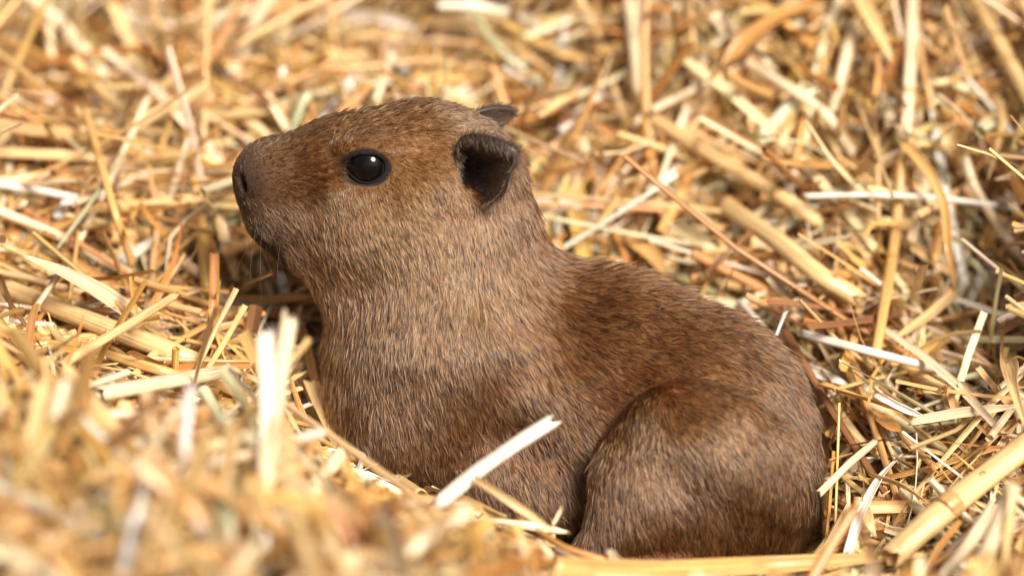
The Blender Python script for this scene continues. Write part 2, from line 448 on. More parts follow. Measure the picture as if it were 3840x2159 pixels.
# ---- guides: (u, v, du, dv, length, lift degrees, colour as seen, shading included)
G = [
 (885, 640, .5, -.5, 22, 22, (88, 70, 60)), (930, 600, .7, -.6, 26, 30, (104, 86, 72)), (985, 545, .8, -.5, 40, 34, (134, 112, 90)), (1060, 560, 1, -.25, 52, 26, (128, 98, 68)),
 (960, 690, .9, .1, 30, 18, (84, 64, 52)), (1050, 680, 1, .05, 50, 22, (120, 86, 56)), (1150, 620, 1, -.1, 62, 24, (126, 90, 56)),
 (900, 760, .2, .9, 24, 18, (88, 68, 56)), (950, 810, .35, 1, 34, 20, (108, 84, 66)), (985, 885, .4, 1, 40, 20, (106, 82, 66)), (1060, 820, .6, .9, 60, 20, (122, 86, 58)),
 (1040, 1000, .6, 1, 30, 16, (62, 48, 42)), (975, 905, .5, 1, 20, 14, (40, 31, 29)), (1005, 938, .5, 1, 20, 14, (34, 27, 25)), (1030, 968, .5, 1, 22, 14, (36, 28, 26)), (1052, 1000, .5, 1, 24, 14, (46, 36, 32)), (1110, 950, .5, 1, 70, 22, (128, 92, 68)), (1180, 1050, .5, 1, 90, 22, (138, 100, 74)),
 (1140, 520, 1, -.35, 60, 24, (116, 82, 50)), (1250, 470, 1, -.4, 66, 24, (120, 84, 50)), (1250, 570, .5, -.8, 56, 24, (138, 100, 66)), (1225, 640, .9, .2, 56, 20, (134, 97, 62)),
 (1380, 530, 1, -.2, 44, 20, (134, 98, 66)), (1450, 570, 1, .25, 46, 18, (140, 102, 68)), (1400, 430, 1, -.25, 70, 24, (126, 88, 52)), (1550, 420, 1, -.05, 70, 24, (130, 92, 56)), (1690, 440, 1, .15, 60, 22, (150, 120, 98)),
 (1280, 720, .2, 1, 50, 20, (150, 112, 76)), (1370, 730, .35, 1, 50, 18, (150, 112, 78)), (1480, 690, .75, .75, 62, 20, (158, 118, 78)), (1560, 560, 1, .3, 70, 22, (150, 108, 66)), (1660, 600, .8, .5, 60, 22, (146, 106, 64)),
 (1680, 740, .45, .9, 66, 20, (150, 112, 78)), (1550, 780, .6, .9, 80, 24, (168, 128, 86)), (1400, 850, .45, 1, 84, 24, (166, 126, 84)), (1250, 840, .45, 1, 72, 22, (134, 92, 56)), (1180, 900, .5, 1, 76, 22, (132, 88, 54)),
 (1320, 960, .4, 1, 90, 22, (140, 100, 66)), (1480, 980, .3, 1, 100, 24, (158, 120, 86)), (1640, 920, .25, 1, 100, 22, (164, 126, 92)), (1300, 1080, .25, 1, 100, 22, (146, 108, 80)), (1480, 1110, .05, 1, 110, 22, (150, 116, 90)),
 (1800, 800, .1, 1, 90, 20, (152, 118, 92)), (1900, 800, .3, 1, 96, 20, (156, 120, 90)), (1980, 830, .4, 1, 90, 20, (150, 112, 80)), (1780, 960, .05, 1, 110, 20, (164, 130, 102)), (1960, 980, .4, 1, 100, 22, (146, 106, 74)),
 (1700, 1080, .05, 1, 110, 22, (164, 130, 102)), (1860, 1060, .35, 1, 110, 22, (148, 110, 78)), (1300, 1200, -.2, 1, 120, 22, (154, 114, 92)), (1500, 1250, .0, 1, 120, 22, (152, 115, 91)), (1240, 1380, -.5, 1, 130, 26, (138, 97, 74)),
 (1350, 1450, -.1, 1, 120, 20, (146, 110, 88)), (1340, 1620, -.1, 1, 110, 18, (132, 100, 80)), (1500, 1500, .05, 1, 110, 18, (142, 106, 82)), (1480, 1700, .0, 1, 100, 18, (126, 92, 72)), (1700, 1350, .2, 1, 110, 20, (152, 112, 84)), (1640, 1450, .15, 1, 110, 20, (152, 114, 88)),  # chest colours lightened to offset the shade falling there
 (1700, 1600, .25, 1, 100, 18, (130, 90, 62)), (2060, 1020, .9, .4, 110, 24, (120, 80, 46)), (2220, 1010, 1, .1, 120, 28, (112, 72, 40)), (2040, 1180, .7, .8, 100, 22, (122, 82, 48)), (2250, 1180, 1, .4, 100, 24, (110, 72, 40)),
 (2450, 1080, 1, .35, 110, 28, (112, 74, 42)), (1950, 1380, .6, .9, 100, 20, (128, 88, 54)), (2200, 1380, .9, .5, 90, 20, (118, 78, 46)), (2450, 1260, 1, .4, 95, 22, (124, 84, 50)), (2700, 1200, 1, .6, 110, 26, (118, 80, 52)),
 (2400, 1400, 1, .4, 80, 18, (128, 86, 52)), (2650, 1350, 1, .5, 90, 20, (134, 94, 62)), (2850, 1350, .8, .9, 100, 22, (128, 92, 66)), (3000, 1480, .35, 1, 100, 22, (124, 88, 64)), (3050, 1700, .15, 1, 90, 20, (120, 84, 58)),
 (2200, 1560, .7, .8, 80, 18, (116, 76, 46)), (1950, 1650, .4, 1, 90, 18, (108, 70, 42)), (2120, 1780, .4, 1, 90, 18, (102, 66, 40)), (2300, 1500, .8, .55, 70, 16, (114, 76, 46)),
 (2420, 1560, .2, 1, 80, 18, (136, 100, 72)), (2550, 1500, .8, .5, 80, 20, (164, 121, 84)), (2450, 1500, .4, .9, 80, 20, (158, 117, 82)), (2620, 1470, .8, .5, 84, 20, (160, 118, 82)), (2700, 1520, .7, .8, 90, 20, (152, 113, 84)), (2860, 1580, .5, 1, 90, 20, (132, 98, 72)), (2300, 1700, .1, 1, 90, 18, (130, 92, 66)),  # haunch top colours lightened to cancel its dark shading
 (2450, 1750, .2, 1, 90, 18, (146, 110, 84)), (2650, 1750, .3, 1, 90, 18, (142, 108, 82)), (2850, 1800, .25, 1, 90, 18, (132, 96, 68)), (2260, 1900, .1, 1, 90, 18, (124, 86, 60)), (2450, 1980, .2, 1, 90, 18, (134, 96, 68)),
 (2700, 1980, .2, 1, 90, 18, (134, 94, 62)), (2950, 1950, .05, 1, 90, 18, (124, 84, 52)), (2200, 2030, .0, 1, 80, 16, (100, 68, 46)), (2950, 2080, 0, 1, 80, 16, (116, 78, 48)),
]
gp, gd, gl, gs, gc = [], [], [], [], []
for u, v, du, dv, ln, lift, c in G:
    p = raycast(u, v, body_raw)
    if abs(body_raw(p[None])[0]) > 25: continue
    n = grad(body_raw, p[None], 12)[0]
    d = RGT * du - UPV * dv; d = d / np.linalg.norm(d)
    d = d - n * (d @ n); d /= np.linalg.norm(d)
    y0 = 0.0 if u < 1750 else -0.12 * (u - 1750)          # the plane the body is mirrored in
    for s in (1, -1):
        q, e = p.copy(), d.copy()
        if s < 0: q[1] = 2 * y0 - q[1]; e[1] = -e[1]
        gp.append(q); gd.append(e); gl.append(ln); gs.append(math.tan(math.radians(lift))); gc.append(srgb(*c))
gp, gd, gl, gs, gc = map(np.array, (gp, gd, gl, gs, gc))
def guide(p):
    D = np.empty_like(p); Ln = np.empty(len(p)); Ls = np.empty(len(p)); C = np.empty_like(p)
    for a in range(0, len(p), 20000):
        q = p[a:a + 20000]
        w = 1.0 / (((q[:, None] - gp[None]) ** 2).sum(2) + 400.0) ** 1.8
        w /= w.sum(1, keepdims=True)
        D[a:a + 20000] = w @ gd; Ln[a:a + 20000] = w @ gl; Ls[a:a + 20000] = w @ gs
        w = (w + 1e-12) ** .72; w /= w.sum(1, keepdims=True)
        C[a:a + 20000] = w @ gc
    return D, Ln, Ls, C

# eye frame, for the bare rim round each eye
ez = _eye['n']; ex = RGT - ez * (RGT @ ez); ex /= np.linalg.norm(ex); ey = np.cross(ez, ex)
ca, sa = math.cos(math.radians(-6)), math.sin(math.radians(-6))
ex, ey = ex * ca + ey * sa, ey * ca - ex * sa
def eye_coord(p):
    q = p.copy(); q[:, 1] = -np.abs(q[:, 1])
    q = q - _eye['c']
    return q @ ex, q @ ey
LIPS = [raycast(u, v, body_raw) for u, v in ((968, 893), (985, 912), (1003, 935), (1020, 958), (1036, 982), (1050, 1005))]
def lips(p):
    q = p.copy(); q[:, 1] = -np.abs(q[:, 1])
    d = np.minimum.reduce([np.linalg.norm(q - c, axis=1) for c in LIPS] + [np.linalg.norm(q - (c + np.array([-22., 60, -8])), axis=1) for c in LIPS])
    return np.clip(1 - (d - 13) / 22, 0, 1)
def bare(p):
    """0 where no fur grows, 1 where the coat is full"""
    a, b = eye_coord(p)
    e = np.sqrt((a / np.where(a < 0, 104, 94)) ** 2 + ((b + 2 + np.maximum(0, -a) * .1) / 71) ** 2)
    k = np.clip((e - .90) / .14, 0, 1)
    q = p.copy(); q[:, 1] = -np.abs(q[:, 1])
    k *= np.clip((np.linalg.norm(q - P(918, 692, -105), axis=1) - 24) / 10, 0, 1)
    ear = sd_ell(q, P(1778, 638, -255), (46, 140, 92), euler(0, -10, 0))
    k *= np.clip(ear / 12 + .3, 0, 1)
    return k
# ---- skin
def skin_material():
    m, nt, b = new_mat('dark_skin')
    L = nt.links.new
    a = node(nt, 'ShaderNodeAttribute', attribute_name='tint')
    tc = node(nt, 'ShaderNodeTexCoord')
    n1 = node(nt, 'ShaderNodeTexNoise', Scale=900.0, Detail=3.0); L(tc.outputs['Object'], n1.inputs['Vector'])
    mx = node(nt, 'ShaderNodeMix', data_type='RGBA', blend_type='OVERLAY'); mx.inputs[0].default_value = .5
    L(a.outputs['Color'], mx.inputs[6]); L(n1.outputs[0], mx.inputs[7]); L(mx.outputs[2], b.inputs['Base Color'])
    b.inputs['Roughness'].default_value = .7
    b.inputs['Specular IOR Level'].default_value = .14
    bp = node(nt, 'ShaderNodeBump', Strength=.4, Distance=.0003); L(n1.outputs[0], bp.inputs['Height']); L(bp.outputs[0], b.inputs['Normal'])
    return m
SKIN = skin_material()
pup = bpy.data.objects.new('capybara_pup', None)
pup_base = np.array([300.0, -150.0, -830.0]) * S
pup.location = pup_base
pup.empty_display_size = 0.05
col.objects.link(pup)
tag(pup, 'brown furry baby capybara crouching in the straw nest, head raised and turned sideways', 'capybara')

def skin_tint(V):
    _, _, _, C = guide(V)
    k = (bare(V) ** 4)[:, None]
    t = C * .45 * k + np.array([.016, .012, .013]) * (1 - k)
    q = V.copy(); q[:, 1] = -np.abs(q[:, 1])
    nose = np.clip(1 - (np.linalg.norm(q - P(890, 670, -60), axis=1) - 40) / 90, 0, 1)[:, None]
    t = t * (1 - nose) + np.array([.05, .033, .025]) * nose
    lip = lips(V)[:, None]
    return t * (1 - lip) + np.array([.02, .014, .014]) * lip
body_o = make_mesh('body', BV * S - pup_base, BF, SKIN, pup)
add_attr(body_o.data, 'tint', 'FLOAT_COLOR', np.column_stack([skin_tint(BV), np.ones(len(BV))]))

# ---- eyes
def eye_material():
    m, nt, b = new_mat('wet_black_eye')
    L = nt.links.new
    tc = node(nt, 'ShaderNodeTexCoord')
    sp = node(nt, 'ShaderNodeSeparateXYZ'); L(tc.outputs['Object'], sp.inputs[0])
    xy = node(nt, 'ShaderNodeCombineXYZ'); L(sp.outputs[0], xy.inputs[0]); L(sp.outputs[1], xy.inputs[1])
    ln = node(nt, 'ShaderNodeVectorMath', operation='LENGTH'); L(xy.outputs[0], ln.inputs[0])
    dv = node(nt, 'ShaderNodeMath', operation='DIVIDE'); dv.inputs[1].default_value = EYE_R * S; L(ln.outputs['Value'], dv.inputs[0])
    cr = node(nt, 'ShaderNodeValToRGB'); L(dv.outputs[0], cr.inputs[0])
    e = cr.color_ramp.elements
    e[0].position = .2; e[0].color = (.004, .0035, .003, 1)
    e[1].position = .8; e[1].color = (.012, .010, .011, 1)
    for pos, c in ((.30, (.003, .0025, .002)), (.5, (.006, .0045, .0035)), (.57, (.002, .002, .002)), (.68, (.002, .002, .002)), (.72, (.02, .014, .016))):
        n_ = e.new(pos); n_.color = (*c, 1)
    nz = node(nt, 'ShaderNodeTexNoise', Scale=1500.0, Detail=3.0); L(tc.outputs['Object'], nz.inputs['Vector'])
    mx = node(nt, 'ShaderNodeMix', data_type='RGBA', blend_type='OVERLAY'); mx.inputs[0].default_value = .6
    L(cr.outputs[0], mx.inputs[6]); L(nz.outputs[0], mx.inputs[7]); L(mx.outputs[2], b.inputs['Base Color'])
    b.inputs['Roughness'].default_value = .5
    b.inputs['Specular IOR Level'].default_value = 0.0
    b.inputs['Coat Weight'].default_value = .6
    b.inputs['Coat Roughness'].default_value = .015
    b.inputs['Coat IOR'].default_value = 1.38
    return m
EYE_M = eye_material()
LIDSKIN = SKIN.copy(); LIDSKIN.name = 'lid_skin'
LIDSKIN.node_tree.nodes['Principled BSDF'].inputs['Roughness'].default_value = .75
LIDSKIN.node_tree.nodes['Principled BSDF'].inputs['Specular IOR Level'].default_value = .12
from mathutils import Matrix, Vector
for s in (1, -1):
    th, ph = np.meshgrid(np.linspace(0, math.pi, 33), np.linspace(0, math.tau, 48, endpoint=False), indexing='ij')
    v = np.stack([np.sin(th) * np.cos(ph), np.sin(th) * np.sin(ph), np.cos(th)], -1).reshape(-1, 3) * EYE_R * S
    i, j = np.meshgrid(np.arange(32), np.arange(48), indexing='ij')
    a = (i * 48 + j).ravel(); b_ = (i * 48 + (j + 1) % 48).ravel()
    f = np.stack([a, a + 48, b_ + 48, b_], 1)
    o = make_mesh('eye', v, f, EYE_M, pup)
    R = np.stack([ex, ey, ez], 1).copy()
    c = M(_eye['c'], s)
    if s < 0: R[1] *= -1; R[:, 0] *= -1
    mt = Matrix.Identity(4)
    for r_ in range(3):
        for c_ in range(3): mt[r_][c_] = R[r_, c_]
        mt[r_][3] = c[r_] * S - pup_base[r_]
    o.matrix_local = mt
    # bare dark lids: an almond ring that hugs the ball and sinks into the coat
    nph, nr = 64, 12
    ph = np.linspace(0, math.tau, nph, endpoint=False)
    vv = []
    for t in np.linspace(0, 1, nr):
        ax = 68 + (104 - 68) * t; ay = 55 + (80 - 55) * t
        x = ax * np.sign(np.cos(ph)) * np.abs(np.cos(ph)) ** 1.12 ; y = ay * np.sin(ph) * (1 - .22 * np.abs(np.cos(ph)) ** 3) - 2 * t
        fr = np.maximum(0, -np.cos(ph)) ** 5; bk = np.maximum(0, np.cos(ph)) ** 7
        x = x * (1 + .26 * fr + .08 * bk) ; y = y * (1 - .25 * fr) - 10 * fr
        rr = EYE_R + 2.0 + 6.0 * math.sin(min(1, t * 2.2) * math.pi / 2) - 26 * max(0, t - .4)
        z = np.sqrt(np.maximum(rr ** 2 - np.minimum(x ** 2 + y ** 2, (rr * .97) ** 2), 0))
        if t == 0: z = z - 6
        vv.append(np.stack([x, y, z], 1))
    vv = np.concatenate(vv) * S
    i, j = np.meshgrid(np.arange(nr - 1), np.arange(nph), indexing='ij')
    a = (i * nph + j).ravel(); b_ = (i * nph + (j + 1) % nph).ravel()
    lid = make_mesh('eyelid', vv, np.stack([a, b_, b_ + nph, a + nph], 1), LIDSKIN, o)
    add_attr(lid.data, 'tint', 'FLOAT_COLOR', np.tile([.007, .0055, .006, 1], (len(vv), 1)))

# ---- ears: cupped leaves of dark skin
RIM = [(1722, 528, -240), (1760, 505, -262), (1815, 506, -290), (1875, 522, -315), (1925, 545, -325), (1944, 566, -322), (1934, 600, -318), (1922, 645, -312),
       (1908, 688, -305), (1886, 724, -292), (1852, 748, -275), (1815, 766, -258), (1782, 768, -240), (1745, 738, -232), (1722, 690, -228), (1712, 610, -228)]
EARSKIN = SKIN.copy(); EARSKIN.name = 'ear_skin'
_eb = EARSKIN.node_tree.nodes['Principled BSDF']; _eb.inputs['Roughness'].default_value = .42; _eb.inputs['Specular IOR Level'].default_value = .5
def ear_mesh(far):
    r = np.array([P(a, b, y - 45 * math.sin(min(1, max(0, (i - 1) / 11)) * math.pi)) for i, (a, b, y) in enumerate(RIM)])
    n = len(r)
    # closed smooth resample
    t = np.linspace(0, n, 64, endpoint=False); i = t.astype(int); f = (t - i)[:, None]
    p0, p1, p2, p3 = r[(i - 1) % n], r[i % n], r[(i + 1) % n], r[(i + 2) % n]
    rim = .5 * ((2 * p1) + (-p0 + p2) * f + (2 * p0 - 5 * p1 + 4 * p2 - p3) * f ** 2 + (-p0 + 3 * p1 - 3 * p2 + p3) * f ** 3)
    cen = P(1752, 628, -95)
    nr = 16
    top = np.clip(1 - np.abs(np.arange(64) - 13) / 14, 0, 1) ** .7           # the top edge rolls over
    V = []
    for k in range(nr):
        t = k / (nr - 1)
        rr = t ** .75
        q = cen + (rim - cen) * rr
        dep = (1 - t) ** 1.7
        q[:, 1] = rim[:, 1] + (cen[1] - rim[:, 1]) * dep
        bulge = top * math.sin(max(0, min(1, (t - .4) / .6)) * math.pi)
        q[:, 2] += bulge * 10
        V.append(q)
    # the top edge folds forward and down over the hollow
    e0 = V[-1]
    for k in range(1, 6):
        a = k / 5 * math.pi * .95
        w_ = np.clip(top * 1.15, .10, 1)[:, None]
        q = e0 + w_ * np.array([[0, -24 * math.sin(a), -26 * (1 - math.cos(a))]]) + (cen - e0) * np.array([[.05 * k / 5, 0, 0]])
        V.append(q)
    V.append(cen[None] + np.array([[0, 40, 0]]))
    V = np.concatenate(V)
    i, j = np.meshgrid(np.arange(nr - 1), np.arange(64), indexing='ij')
    a = (i * 64 + j).ravel(); b_ = (i * 64 + (j + 1) % 64).ravel()
    F = np.stack([a, b_, b_ + 64, a + 64], 1)
    # give it thickness: an outer skin behind
    me = make_mesh('ear', V * S, F, EARSKIN, pup)
    return me, V[:-1]
def ear_colour(V):
    a = np.tile([.040, .029, .027, 1.0], (len(V), 1))
    return a
ears = []
for far in (False, True):
    o, V = ear_mesh(far)
    if far:
        W = V - P(1782, 640, -230)
        W[:, 1] *= -1
        W = W @ euler(38, 18, 0).T * np.array([.95, 1, .9])
        V = W + P(1738, 532, 160)
    Vall = np.concatenate([V, V[:1] * 0 + V.mean(0)]) if False else V
    me = o.data
    me.clear_geometry()
    nF = len(V) // 64 - 1
    i, j = np.meshgrid(np.arange(nF), np.arange(64), indexing='ij')
    a = (i * 64 + j).ravel(); b_ = (i * 64 + (j + 1) % 64).ravel()
    F = np.stack([a, b_, b_ + 64, a + 64], 1)
    me.from_pydata([tuple(x) for x in (V * S - pup_base)], [], F.tolist())
    me.polygons.foreach_set('use_smooth', np.ones(len(F), bool))
    add_attr(me, 'tint', 'FLOAT_COLOR', ear_colour(V))
    sm = o.modifiers.new('thickness', 'SOLIDIFY'); sm.thickness = .0008; sm.offset = 0
    sb = o.modifiers.new('smooth', 'SUBSURF'); sb.levels = 1; sb.render_levels = 1
    ears.append((o, V))
# ---- fur
def fur_material():
    m = bpy.data.materials.new('agouti_fur'); m.use_nodes = True
    nt = m.node_tree; L = nt.links.new
    for n in list(nt.nodes):
        if n.type == 'BSDF_PRINCIPLED': nt.nodes.remove(n)
    a = node(nt, 'ShaderNodeAttribute', attribute_name='tint')
    h = node(nt, 'ShaderNodeBsdfHairPrincipled')
    h.model = 'CHIANG'; h.parametrization = 'COLOR'
    L(a.outputs['Color'], h.inputs['Color'])
    h.inputs['Roughness'].default_value = .3
    h.inputs['Radial Roughness'].default_value = .55
    h.inputs['Coat'].default_value = .1
    L(h.outputs[0], nt.nodes['Material Output'].inputs[0])
    return m

def build_curves(name, pts, rad, colr, mat, parent):
    n, k = pts.shape[:2]
    hc = bpy.data.hair_curves.new(name)
    hc.add_curves([k] * n)
    hc.position_data.foreach_set('vector', (pts.reshape(-1, 3) * S - pup_base).astype(np.float32).ravel())
    a = hc.attributes.new('radius', 'FLOAT', 'POINT'); a.data.foreach_set('value', (rad.ravel() * S).astype(np.float32))
    a = hc.attributes.new('tint', 'FLOAT_COLOR', 'POINT')
    a.data.foreach_set('color', np.concatenate([colr.reshape(-1, 3), np.ones((n * k, 1))], 1).astype(np.float32).ravel())
    hc.materials.append(mat)
    o = bpy.data.objects.new(name, hc); col.objects.link(o); o.parent = parent
    return o

FUR = fur_material()
def grow(roots, nrm, per, spread):
    """clumps of hairs: roots jittered round each clump centre, tips drawn together"""
    g = np.random.default_rng(5)
    n = len(roots)
    t1 = np.cross(nrm, g.normal(size=(n, 3))); t1 /= np.linalg.norm(t1, axis=1, keepdims=True); t2 = np.cross(nrm, t1)
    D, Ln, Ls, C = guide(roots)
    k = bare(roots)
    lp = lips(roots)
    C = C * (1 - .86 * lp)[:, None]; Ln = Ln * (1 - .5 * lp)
    D = D - nrm * (D * nrm).sum(1, keepdims=True); D /= np.maximum(np.linalg.norm(D, axis=1, keepdims=True), 1e-6)
    side = np.cross(nrm, D)
    yaw = g.normal(0, .16, n)[:, None]
    D = D * np.cos(yaw) + side * np.sin(yaw)
    ctone = np.exp(g.normal(0, .15, n))
    clen = np.exp(g.normal(0, .10, n)) * np.where(roots[:, 0] < -150, .58, .66)
    lift_c = np.exp(g.normal(0, .25, n))
    rep = lambda a: np.repeat(a, per, axis=0)
    m = n * per
    jx, jy = g.normal(0, spread, m), g.normal(0, spread, m)
    R = rep(roots) + rep(t1) * jx[:, None] + rep(t2) * jy[:, None]
    Nn, Dd, Ss = rep(nrm), rep(D), rep(side)
    ln = rep(Ln * clen) * np.exp(g.normal(0, .16, m))
    yaw = g.normal(0, .10, m)[:, None]
    Dd = Dd * np.cos(yaw) + Ss * np.sin(yaw)
    ls = rep(Ls * lift_c) * .42 * np.exp(g.normal(0, .3, m))
    K = 5
    s = np.linspace(0, 1, K)
    base = R - Nn * 3.0
    pts = np.empty((m, K, 3))
    off = rep(t1) * jx[:, None] + rep(t2) * jy[:, None]
    curl = g.normal(0, .035, m)
    for q in range(K):
        u = s[q]
        hgt = ls * (u * 1.25 - .45 * u * u)          # rises, then lies over
        pts[:, q] = base + Dd * (ln * u)[:, None] + Nn * (ln * hgt)[:, None] + Ss * (ln * curl * u * u)[:, None] - off * (.5 * u ** 1.4)
    thick = np.exp(g.normal(0, .22, m)) * np.clip(ln / 55, .5, 1.1)
    prof = np.array([1.0, 1.05, .95, .7, .2])
    rad = 1.6 * thick[:, None] * prof[None]
    # agouti: dusky base, warm brown shaft, pale band below the tip, some hairs black-tipped
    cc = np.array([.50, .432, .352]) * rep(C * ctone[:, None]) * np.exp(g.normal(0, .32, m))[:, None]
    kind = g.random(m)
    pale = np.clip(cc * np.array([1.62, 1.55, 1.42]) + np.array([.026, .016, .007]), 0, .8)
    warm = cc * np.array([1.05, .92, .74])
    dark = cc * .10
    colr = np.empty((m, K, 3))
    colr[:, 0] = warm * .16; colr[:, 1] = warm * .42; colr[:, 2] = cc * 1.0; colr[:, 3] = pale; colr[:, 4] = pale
    bt = kind < .38
    colr[bt, 2] = warm[bt] * .7; colr[bt, 3] = dark[bt] * 1.4; colr[bt, 4] = dark[bt]
    gold = (kind > .9)
    colr[gold, 2:] = np.clip(pale[gold] * np.array([1.25, 1.12, .95]), 0, .9)[:, None]
    keep = rep(k) > g.random(m) * .9 + .05
    shrink = np.clip(rep(k), .3, 1)
    return pts[keep], rad[keep], colr[keep]

if True:
    tri = np.concatenate([BF[:, [0, 1, 2]], BF[:, [0, 2, 3]]])
    A_, B_, C_ = BV[tri[:, 0]], BV[tri[:, 1]], BV[tri[:, 2]]
    ar = .5 * np.linalg.norm(np.cross(B_ - A_, C_ - A_), axis=1)
    cen = (A_ + B_ + C_) / 3
    nn = BN[tri].mean(1)
    away = (nn @ FWD)                     # the side turned from the photograph is thinner
    wgt = np.where(away > .25, .35, 1.0)
    wgt = wgt * np.where(cen[:, 0] < -150, 1.35, 1.0)            # finer on the head and neck
    under = terrain(cen[:, :2]) - 40 > cen[:, 2]
    wgt = wgt * np.where(under & (nn[:, 2] < -.3), .1, 1.0)
    pr = ar * wgt; pr = pr / pr.sum()
    NCL = 115000
    pick = rng.choice(len(tri), NCL, p=pr)
    r1, r2 = np.sqrt(rng.random(NCL)), rng.random(NCL)
    w = np.stack([1 - r1, r1 * (1 - r2), r1 * r2], 1)[:, :, None]
    roots = (BV[tri[pick]] * w).sum(1)
    nrm = (BN[tri[pick]] * w).sum(1); nrm /= np.linalg.norm(nrm, axis=1, keepdims=True)
    fp, fr, fc = grow(roots, nrm, 4, 4.5)
    fur = build_curves('fur', fp, fr, fc, FUR, pup)
    # whiskers
    g = np.random.default_rng(31)
    wp = []
    for s_ in (1, -1):
        for k in range(16):
            r0 = raycast(g.uniform(960, 1080), g.uniform(770, 900), body_raw)
            dirn = np.array([g.uniform(-.55, .5), -.75, g.uniform(-.75, .1)]); dirn /= np.linalg.norm(dirn)
            ln = g.uniform(120, 300)
            tt = np.linspace(0, 1, 8)[:, None]
            w_ = r0 + dirn * ln * tt + np.array([.3, .2, -.5]) * ln * .35 * tt ** 2
            if s_ < 0: w_ = w_ * np.array([1, -1, 1])
            wp.append(w_)
    wp = np.array(wp)
    build_curves('whiskers', wp, np.tile(np.linspace(.8, .25, 8), (len(wp), 1)), np.full(wp.shape, .012), FUR, pup)
    # fine down on the ears, longer brown hairs fringing the hollow
    for eo, EV in ears:
        far = eo is ears[1][0]
        g = np.random.default_rng(9)
        nr_ = len(EV) // 64
        grid = EV.reshape(nr_, 64, 3)
        ctr = grid[0].mean(0)
        NN = 5200
        a_, b_ = g.uniform(2.2, nr_ - 1.02, NN), g.uniform(0, 64, NN)
        i0, j0 = a_.astype(int), b_.astype(int) % 64; fi, fj = (a_ - i0)[:, None], (b_ - b_.astype(int))[:, None]
        j1 = (j0 + 1) % 64
        R_ = (grid[i0, j0] * (1 - fj) + grid[i0, j1] * fj) * (1 - fi) + (grid[i0 + 1, j0] * (1 - fj) + grid[i0 + 1, j1] * fj) * fi
        T1 = grid[i0 + 1, j0] - grid[i0, j0]; T2 = grid[i0, j1] - grid[i0, j0]
        N_ = np.cross(T1, T2); N_ /= np.maximum(np.linalg.norm(N_, axis=1, keepdims=True), 1e-6)
        N_ *= np.where(g.random(NN) < .6, 1, -1)[:, None]
        D_ = T1 / np.maximum(np.linalg.norm(T1, axis=1, keepdims=True), 1e-6) + RGT * .3; D_ /= np.linalg.norm(D_, axis=1, keepdims=True)
        ln = g.uniform(12, 36, NN); ss = np.linspace(0, 1, 4)
        pts = (R_ + N_ * 6)[:, None] + D_[:, None] * (ln[:, None] * ss)[..., None] + N_[:, None] * (ln[:, None] * .25 * ss)[..., None]
        tone = np.where((EV[0, 0] * 0 + g.random(NN))[:, None] < .42, np.array([[.12, .07, .036]]), np.array([[.045, .032, .028]]))
        build_curves('ear_fur', pts, np.outer(g.uniform(.8, 1.2, NN), [1, 1, .8, .2]), np.repeat(tone[:, None], 4, 1), FUR, eo)
    fur['label'] = 'short coarse agouti brown coat with pale tipped hairs'
# ------------------------------------------------------------------ straw
PAL = np.array([(.68, .41, .145), (.79, .55, .26), (.86, .71, .47), (.90, .84, .74), (.56, .28, .08), (.27, .13, .055), (.50, .49, .29)])
PW = np.array([.29, .29, .17, .04, .13, .07, .01]); PW = PW / PW.sum()
PNAME = ['golden', 'honey yellow', 'cream', 'bleached white', 'amber', 'dull brown', 'greenish']

def ring_tube(m, flat):        # (m,2) unit ring
    a = np.arange(m) / m * math.tau
    return np.stack([np.cos(a), np.sin(a)], 1)

